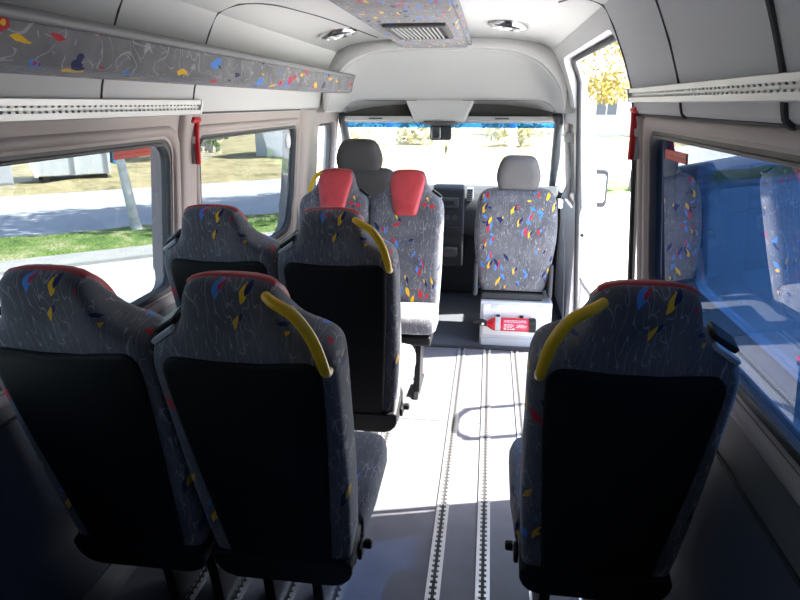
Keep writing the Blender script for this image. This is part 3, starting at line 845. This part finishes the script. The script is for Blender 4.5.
# fire extinguisher lying across the box front
fe = empty('fire_extinguisher', (.468, 4.003, .17), 'small red fire extinguisher strapped across the pale seat box', 'fire extinguisher')
r = .045
MB().lathe([(.0, -.125), (.018, -.125), (.022, -.118), (.036, -.098), (r, -.080), (r, .150), (0, .150)], (0, 0, 0), 'X', 28).build('cylinder', M['extred'], fe)
MB().lathe([(0, .146), (r+.003, .146), (r+.003, .185), (r-.006, .192), (0, .192)], (0, 0, 0), 'X', 24).build('foot_ring', M['blackmetal'], fe)
MB().lathe([(0, -.172), (.014, -.172), (.018, -.16), (.018, -.122), (0, -.122)], (0, 0, 0), 'X', 16).build('valve', M['blackmetal'], fe)
MB().prism([(-.215, -.012, .016), (-.155, -.012, .030), (-.125, -.012, .018), (-.125, -.012, -.004), (-.215, -.012, -.002)], (0, .024, 0)).build('lever', M['blackmetal'], fe, bevel=.003)
MB().lathe([(.009, 0), (.009, -.006), (0, -.006)], (-.150, -.016, .002), 'Y', 12).build('pressure_gauge', M['lblwhite'], fe)
MB().lathe([(r+.0012, -.070), (r+.0024, -.066), (r+.0024, -.040), (r+.0012, -.036)], (0, 0, 0), 'X', 28).build('strap', M['belt'], fe)
mb = MB()
def cyl_patch(mb, xa, xb, a0, a1, e, n=8):
    rows = []
    for i in range(n+1):
        a = math.radians(a0 + (a1-a0)*i/n)
        rows.append([(xa, -(r+e)*math.cos(a), (r+e)*math.sin(a)), (xb, -(r+e)*math.cos(a), (r+e)*math.sin(a))])
    mb.grid(rows)
cyl_patch(mb, -.022, .135, -38, 62, .0012)
lb = mb.build('label', M['label'], fe)
mb = MB(); rr = random.Random(3)
for a in (48, 36, 14, 4, -6):
    x = -.012
    while x < .115:
        w = rr.uniform(.006, .02)
        if not (a < 30 and .04 < x < .055): cyl_patch(mb, x, x+w, a, a+4.2, .002, 2)
        x += w + .004
for k in (0, .055):
    cyl_patch(mb, -.014+k, .0+k, -28, -16, .002, 3)
cyl_patch(mb, .005, .048, -26, -20, .002, 3)
mb.build('printing', M['lblwhite'], fe)
for x in (-.052, .10):
    MB().box((x-.012, .03, -.05), (x+.012, .05, .05)).build('bracket', M['blackmetal'], fe, bevel=.003)

# ------------------------------------------------------------------ small fittings
def hammer(x, y, z, side, label):
    t = empty('emergency_hammer', (x, y, z), label, 'hammer', group='emergency hammers on the pillars')
    s = side
    MB().tube(catmull([(0, .012, .075), (0, .008, .06), (0, 0, .03), (0, -.004, -.03), (0, -.006, -.085)], 5), .0105, 10).build('handle', M['hammer'], t)
    MB().tube([(0, -.03, .075), (0, -.022, .082), (0, .03, .082), (0, .040, .078)], [.005, .012, .012, .004], 10).build('head', M['hammer'], t)
    MB().box((min(0, s*.024), -.012, -.006), (max(0, s*.024), .012, .022)).build('holder', M['white'], t, bevel=.003)
    MB().box((min(s*.010, s*.026), -.010, -.085), (max(s*.010, s*.026), .010, .06)).build('backing', M['belt'], t, bevel=.003)
hammer(-.812, 2.435, 1.405, -1, 'red emergency hammer on the pillar between the two left windows')
hammer(.806, 2.372, 1.445, 1, 'red emergency hammer on the right pillar beside the open door')

def sticker(side, y0, y1, z0, z1, label):
    x = side*(Xw((z0+z1)/2)+.0455)
    lean = (Xw(z1)-Xw(z0))*side
    x -= side*(.028 if side > 0 else .030)
    o = MB().prism([(x-lean/2, y0, z0), (x-lean/2, y1, z0), (x+lean/2, y1, z1), (x+lean/2, y0, z1)], (side*.0012, 0, 0)).build('emergency_sticker', M['sticker'], smooth=False)
    mb = MB(); f = x - side*.0012
    w = (y1-y0)
    mb.box((f, y0+w*.04, (z0+z1)/2-.002), (f+side*.0008, y0+w*.42, (z0+z1)/2))
    mb.box((f, y0+w*.55, (z0+z1)/2-.002), (f+side*.0008, y0+w*.93, (z0+z1)/2))
    mb.build('line', mat('sticker_line', (.25, .02, .02), .5), o, smooth=False)
    return tag(o, label, 'sticker', 'red window stickers')
sticker(-1, 1.94, 2.175, 1.375, 1.404, 'red strip sticker at the top of the left window')
sticker(1, 1.935, 2.165, 1.383, 1.412, 'red strip sticker at the top corner of the dark right window')
xx = -(Xw(1.33)+.0125)
o = MB().lathe([(0, 0), (.045, 0), (.045, .001), (0, .001)], (xx, 3.79, 1.335), 'X', 24).build('round_sticker', M['lblwhite'])
tag(o, 'round white sticker at the front edge of the second left window', 'sticker')

# belt, striker and door parts by the front passenger
bt = empty('seat_belt', (.85, 4.30, 1.0), 'grey seat belt hanging on the pillar behind the front passenger seat', 'seat belt')
pts = [(.80, 4.30, 1.33), (.835, 4.28, 1.10), (.79, 4.24, .93), (.835, 4.27, .60), (.86, 4.26, .12)]
rows = []
for p in catmull(pts, 6): rows.append([(p.x, p.y-.022, p.z), (p.x-.004, p.y+.022, p.z)])
loc(MB().grid(rows).build('webbing', M['belt'], bt, solid=.002), bt)
loc(MB().box((.785, 4.27, 1.31), (.84, 4.33, 1.37)).build('anchor', M['belt'], bt, bevel=.008), bt)
loc(MB().box((.765, 4.215, .90), (.80, 4.25, .96)).build('tongue', M['chrome'], bt, bevel=.004), bt)
st = empty('door_striker', (.90, 4.075, .76), 'white door striker plate on the front pillar of the doorway', 'striker plate')
loc(MB().box((.885, 4.058, .69), (.935, 4.072, .83)).build('plate', M['white'], st, bevel=.004), st)
loc(MB().lathe([(.011, 0), (.011, -.004), (0, -.004)], (.91, 4.058, .76), 'Y', 14).build('bolt', M['dark'], st), st)

gr = empty('grab_rail', (.80, 3.1, 0), 'white tubular entry grab rail by the open doorway behind the right seat', 'handrail')
pts = [(.832, 2.94, .0), (.832, 2.94, .62), (.826, 2.96, .68), (.80, 3.02, .715), (.80, 3.16, .715), (.815, 3.24, .68), (.82, 3.26, .62), (.82, 3.26, .0)]
loc(MB().tube(catmull(pts, 6), .016, 12).build('tube', M['white'], gr), gr)
for y, x in ((2.94, .832), (3.26, .82)):
    loc(MB().lathe([(0, 0), (.032, 0), (.030, .010), (0, .010)], (x, y, 0), n=16).build('foot_flange', M['white'], gr), gr)

# ------------------------------------------------------------------ door mirror outside
mm = empty('side_mirror', (1.15, 5.30, .95), 'black door mirror outside, seen through the open doorway', 'mirror')
loc(MB().prism([(.94, 5.28, .80), (.94, 5.36, .80), (.94, 5.36, .90), (.94, 5.28, .90)], (.16, .06, .0)).build('arm', M['dash'], mm, bevel=.01), mm)
loc(MB().prism([(x, 5.32, z) for x, z in rrect(1.12, 1.262, .745, 1.045, .035)], (0, .09, 0)).build('housing', M['dash'], mm, bevel=.01), mm)
loc(MB().prism([(x, 5.317, z) for x, z in rrect(1.148, 1.242, .785, 1.01, .025)], (0, .006, 0)).build('glass', M['mirrorglass'], mm), mm)

# ------------------------------------------------------------------ the street outside
GZ = -.65
U, V = Vector((.76, .65, 0)).normalized(), Vector((-.65, .76, 0)).normalized()
def sv(u, v, z=0.): return U*u + V*v + Vector((0, 0, GZ+z))
def slab(name, u0, u1, v0, v1, z0, z1, m, label):
    pts = [sv(u0, v0, z0), sv(u1, v0, z0), sv(u1, v1, z0), sv(u0, v1, z0)]
    return struct(MB().prism(pts, (0, 0, z1-z0)).build(name, m, smooth=False), label)
slab('ground', -90, 120, -90, 9.62, -.2, 0, M['asphalt'], 'paved yard round the van')
slab('kerb', -90, 120, 9.62, 10.32, -.2, .05, M['kerb'], 'concrete kerb strip')
slab('road', -90, 120, 12.1, 18.3, -.2, 0, M['road'], 'road across the street verge')
def verge(name, v0, v1, amp, m, label, u0=-40, u1=60, nu=160, nv=14):
    rg = random.Random(5); rows = []
    for j in range(nv+1):
        rows.append([sv(u0+(u1-u0)*i/nu, v0+(v1-v0)*j/nv, (.05 if v0 < 11 else .02) + (rg.uniform(0, amp) if 0 < j < nv else -.03)) for i in range(nu+1)])
    o = MB().grid(rows).build(name, m)
    return tag(o, label, 'grass', kind='stuff')
verge('verge_grass', 10.3, 12.12, .07, M['grass'], 'green grass verge between kerb and road')
verge('dry_grass', 18.28, 60, .12, M['drygrass'], 'dry leaf strewn grass beyond the road', -60, 100, 200, 40)

def blob_leaves(mb, c, R, n, size, rg):
    for _ in range(n):
        d = Vector((rg.gauss(0, 1), rg.gauss(0, 1), rg.gauss(0, 1))).normalized()*(rg.random()**.4)
        p = Vector(c) + Vector((d.x*R[0], d.y*R[1], d.z*R[2]))
        a = Vector((rg.gauss(0, 1), rg.gauss(0, 1), rg.gauss(0, 1))).normalized(); b = a.orthogonal().normalized(); s = size*rg.uniform(.6, 1.3)
        mb.face([mb.bm.verts.new(q) for q in (p-a*s, p+b*s*.55, p+a*s, p-b*s*.55)])
def tree(name, p, lean, h, r, bark, leaf, crown, n, size, label, group='street trees', seed=1):
    rg = random.Random(seed)
    t = empty(name, p, label, 'tree', group=group)
    c = catmull([(0, 0, -.05), (lean[0]*.3, lean[1]*.3, h*.25), (lean[0]*.6, lean[1]*.6, h*.55), (lean[0], lean[1], h)], 5)
    n_ = len(c)
    MB().tube(c, [r*(1.25 - .75*i/(n_-1)) if i else r*1.6 for i in range(n_)], 10).build('trunk', bark, t)
    mb = MB()
    for k in range(9):
        a = 2*PI*k/9 + rg.uniform(-.3, .3); z = h*rg.uniform(.5, .95); f = z/h
        st_ = Vector((lean[0]*f, lean[1]*f, z)); L = rg.uniform(.8, 1.8)*h/4
        e = st_ + Vector((math.cos(a)*L, math.sin(a)*L, L*.7))
        mb.tube([st_, (st_+e)/2 + Vector((0, 0, .1)), e], [r*.4, r*.25, r*.08], 6)
    mb.build('branches', bark, t)
    mb = MB()
    for cc_, R in crown: blob_leaves(mb, cc_, R, n, size, rg)
    o = mb.build('foliage', leaf, t, smooth=False); o['kind'] = 'stuff'
    return t
# birch on the verge, seen through the first left window
tree('birch_tree', Vector((-5.86, 10.53, GZ+.05)), (-.40, -.12, 0), 4.6, .075, M['bark'], M['leafgold'],
     [((-.3, 0, 4.9), (1.9, 1.9, 1.3)), ((.6, .5, 5.8), (1.6, 1.6, 1.2)), ((-.9, -.6, 5.9), (1.6, 1.5, 1.3))], 2200, .15, 'pale birch tree leaning on the verge outside the first left window', seed=2)
for k, (u, v, sd) in enumerate(((7.3, 11.2, 4), (10.8, 11.4, 8))):
    tree('birch_tree', sv(u, v, .05), (.1, .1, 0), 4.8, .10, M['bark'], M['leafgold'],
         [((0, 0, 5.0), (2.3, 2.3, 1.3)), ((.7, .4, 6.0), (1.9, 1.9, 1.2)), ((-.8, -.5, 6.1), (1.8, 1.8, 1.3))], 2400, .15,
         ('thin pale birch straight ahead beyond the windscreen, behind the driver headrest', 'thin pale birch ahead beyond the windscreen, between rear view mirror and passenger headrest')[k], seed=sd)
# golden tree seen through the doorway
tree('maple_tree', Vector((4.0, 17.1, GZ+.05)), (.12, .1, 0), 4.2, .13, M['bark2'], M['leafgold'],
     [((-.9, -.4, 3.4), (1.35, 1.2, 1.1)), ((-.3, .2, 4.4), (1.6, 1.5, 1.1)), ((.9, .4, 4.3), (1.3, 1.3, 1.0)), ((-.9, -.3, 2.5), (.7, .6, .4))], 620, .066, 'golden autumn tree with dark trunk outside the open doorway', seed=3)

# skip container beyond the road
ct = empty('skip_container', sv(2.45, 20.9), 'pale grey metal skip container beyond the road', 'container', rz=math.atan2(U.y, U.x))
MB().prism([(-.98, -.6, .24), (.92, -.6, .24), (1.02, -.6, 1.35), (-1.30, -.6, 1.35)], (0, 1.6, 0)).build('body', M['greywall'], ct, bevel=.02)
for x in (.02, .90):
    MB().box((x-.035, -.66, .24), (x+.035, -.6, 1.35)).build('rib', M['greywall'], ct, bevel=.01)
MB().prism([(-1.36, -.66, 1.33), (-1.26, -.66, 1.33), (-.93, -.66, .22), (-1.03, -.66, .22)], (0, .1, 0)).build('edge_rail', M['plaster'], ct, bevel=.01)
MB().box((1.03, -.62, .50), (1.33, .9, 1.3)).build('end_box', M['bluepaint'], ct, bevel=.03)
for x in (-.75, .75):
    for y in (-.45, .75):
        MB().box((x-.1, y-.08, 0), (x+.1, y+.08, .25)).build('foot', M['dark'], ct, bevel=.01)
gc = empty('utility_cabinet', sv(.45, 20.5), 'grey cabinet left of the pale skip container, cut by the frame', 'cabinet', rz=math.atan2(U.y, U.x))
MB().box((-.45, -.4, .08), (.45, .4, 1.45)).build('body', mat('cabinet_grey', (.33, .35, .40), .5), gc, bevel=.02)
MB().box((-.47, -.42, 0), (.47, .42, .09)).build('plinth', M['dark'], gc, bevel=.01)
for x in (-.22, .22):
    dd = MB().box((x-.2, -.415, .14), (x+.2, -.395, 1.38)).build('door', mat('cabinet_door_grey', (.40, .42, .46), .5), gc, bevel=.006)
    MB().box((x-.02, -.43, .7), (x+.02, -.412, .82)).build('handle', M['dark'], dd, bevel=.004)
# low shed seen through the second left window
kb = empty('cabin', sv(11.7, 25.5), 'pale cabin beyond the road outside the second left window', 'building', rz=math.atan2(U.y, U.x)+.5)
MB().box((-1.4, -1.2, 0), (1.4, 1.2, 2.5)).build('walls', M['plaster'], kb, bevel=.02)
MB().box((-1.55, -1.35, 2.5), (1.55, 1.35, 2.68)).build('roof', M['greywall'], kb, bevel=.02)
MB().box((.2, -1.23, .1), (1.1, -1.18, 2.0)).build('door', M['greywall'], kb, bevel=.01)
def bush(p, R, n, size, m, label, seed, grp):
    rg = random.Random(seed); mb = MB()
    for _ in range(5):
        c = Vector((rg.uniform(-.5, .5)*R[0], rg.uniform(-.5, .5)*R[1], R[2]*rg.uniform(.45, .75)))
        blob_leaves(mb, c, (R[0]*.6, R[1]*.6, R[2]*.5), n//5, size, rg)
    for k in range(6):
        mb.tube([(0, 0, 0), (rg.uniform(-.4, .4)*R[0], rg.uniform(-.4, .4)*R[1], R[2]*.8)], [.05, .015], 5)
    o = mb.build('bush', m, smooth=False); o.location = p
    return tag(o, label, 'bush', grp)
for k, (u, v, L) in enumerate(((6.2, 27, 'dark bush beyond the road left of the pale cabin'), (8.8, 28.5, 'dark bush close behind the left end of the cabin'),
                               (15.6, 29, 'bush beyond the road on the far side of the cabin'))):
    bush(sv(u, v, 0), (2.0, 1.5, 2.2), 900, .16, M['hedge' if k < 2 else 'leafblown'], L, 20+k, 'bushes beyond the road')
for k, (x, y, L) in enumerate(((-3.4, 35, 'washed out leafy bush far ahead behind the rear view mirror'),
                               (1.9, 35, 'washed out leafy bush far ahead above the front passenger headrest'))):
    bush(Vector((x, y, GZ)), (2.3, 2.0, 2.3), 900, .2, M['leafblown'], L, 40+k, 'bushes far ahead')
# white house seen through the doorway
hs = empty('house', (13.5, 46, GZ), 'white house with a grey window seen through the open doorway', 'building')
MB().box((-8, 0, 0), (8, 8, 6.2)).build('walls', M['plaster'], hs)
MB().prism([(-8.4, -.4, 6.2), (8.4, -.4, 6.2), (8.4, 4, 8.6), (-8.4, 4, 8.6)], (0, .01, .2)).build('roof', M['roof'], hs, smooth=False)
for x in (-5.6, 1.2):
    w = MB().box((x-.75, -.06, 1.35), (x+.75, .05, 2.6)).build('window', M['white'], hs, bevel=.02)
    MB().box((x-.66, -.08, 1.44), (x-.04, -.05, 2.51)).build('pane', M['glassdark'], w)
    MB().box((x+.04, -.08, 1.44), (x+.66, -.05, 2.51)).build('pane', M['glassdark'], w)
# grass and hedge along the right side of the yard, behind the dark window
gp = [(15, -5, GZ), (40, -5, GZ), (40, 44, GZ), (15, 23.5, GZ)]
tag(MB().prism(gp, (0, 0, .06)).build('yard_grass', M['grass'], smooth=False), 'green lawn at the far right side of the yard', 'grass', kind='stuff')
for k, (x, y, L) in enumerate(((24, 4.5, 'tall dark tree far off through the right window, nearest of its row'), (24, 12.5, 'tall dark tree second in the row seen through the dark right window'),
                               (24, 20.5, 'tall dark tree third in the row beyond the lawn on the right'), (24, 28.5, 'tall dark tree furthest ahead in the row beyond the lawn'))):
    rg = random.Random(80+k)
    tree('evergreen_tree', Vector((x, y, GZ)), (.1, .1, 0), 6.5, .22, M['bark2'], M['hedge'], [((0, 0, 1.9), (3.9, 3.9, 1.9)), ((.3, 0, 4.2), (3.7, 3.7, 2.2)), ((-.2, .2, 6.4), (3.2, 3.2, 2.0))], 1500, .30, L, 'trees beyond the lawn', seed=70+k)
# ------------------------------------------------------------------ light
w = bpy.data.worlds.new('sky'); S.world = w; w.use_nodes = True
nt = w.node_tree; bg = nt.nodes['Background']
sky = nt.nodes.new('ShaderNodeTexSky'); sky.sky_type = 'NISHITA'; sky.sun_disc = False
SUN_EL, SUN_AZ = math.radians(49), math.atan2(1, .30)
sky.sun_elevation = SUN_EL; sky.sun_rotation = SUN_AZ; sky.air_density = 1.0; sky.dust_density = 1.5
nt.links.new(sky.outputs[0], bg.inputs[0]); bg.inputs[1].default_value = .30
sl_ = bpy.data.lights.new('sun', 'SUN'); sl_.energy = 10.5; sl_.angle = math.radians(.6); sl_.color = (1, .94, .84)
so = bpy.data.objects.new('sun', sl_); COL.objects.link(so)
sd = Vector((math.cos(SUN_EL)*1/math.hypot(1, .30), math.cos(SUN_EL)*.30/math.hypot(1, .30), math.sin(SUN_EL)))
so.rotation_euler = sd.to_track_quat('Z', 'Y').to_euler(); so.location = sd*30

# ------------------------------------------------------------------ camera
F_PX = 640.
th = math.atan(197/F_PX); ph = math.atan(92/F_PX*math.cos(th))
cd = bpy.data.cameras.new('camera'); cd.sensor_fit = 'HORIZONTAL'; cd.sensor_width = 36; cd.lens = 36*F_PX/800
cd.clip_start = .02; cd.clip_end = 500
cam = bpy.data.objects.new('camera', cd); COL.objects.link(cam)
Fw = Vector((-math.sin(ph)*math.cos(th), math.cos(ph)*math.cos(th), -math.sin(th)))
Rt = Vector((math.cos(ph), math.sin(ph), 0)); Up = Rt.cross(Fw)
cam.matrix_world = Matrix(((Rt.x, Up.x, -Fw.x, .32), (Rt.y, Up.y, -Fw.y, 0), (Rt.z, Up.z, -Fw.z, 1.55), (0, 0, 0, 1)))
S.camera = cam

S.view_settings.view_transform = 'Standard'; S.view_settings.look = 'None'
S.view_settings.exposure = 1.7; S.view_settings.gamma = 1; S.view_settings.use_curve_mapping = False
cy = S.cycles
cy.use_denoising = True; cy.max_bounces = 12; cy.diffuse_bounces = 6; cy.glossy_bounces = 5; cy.transparent_max_bounces = 24
cy.sample_clamp_indirect = 8
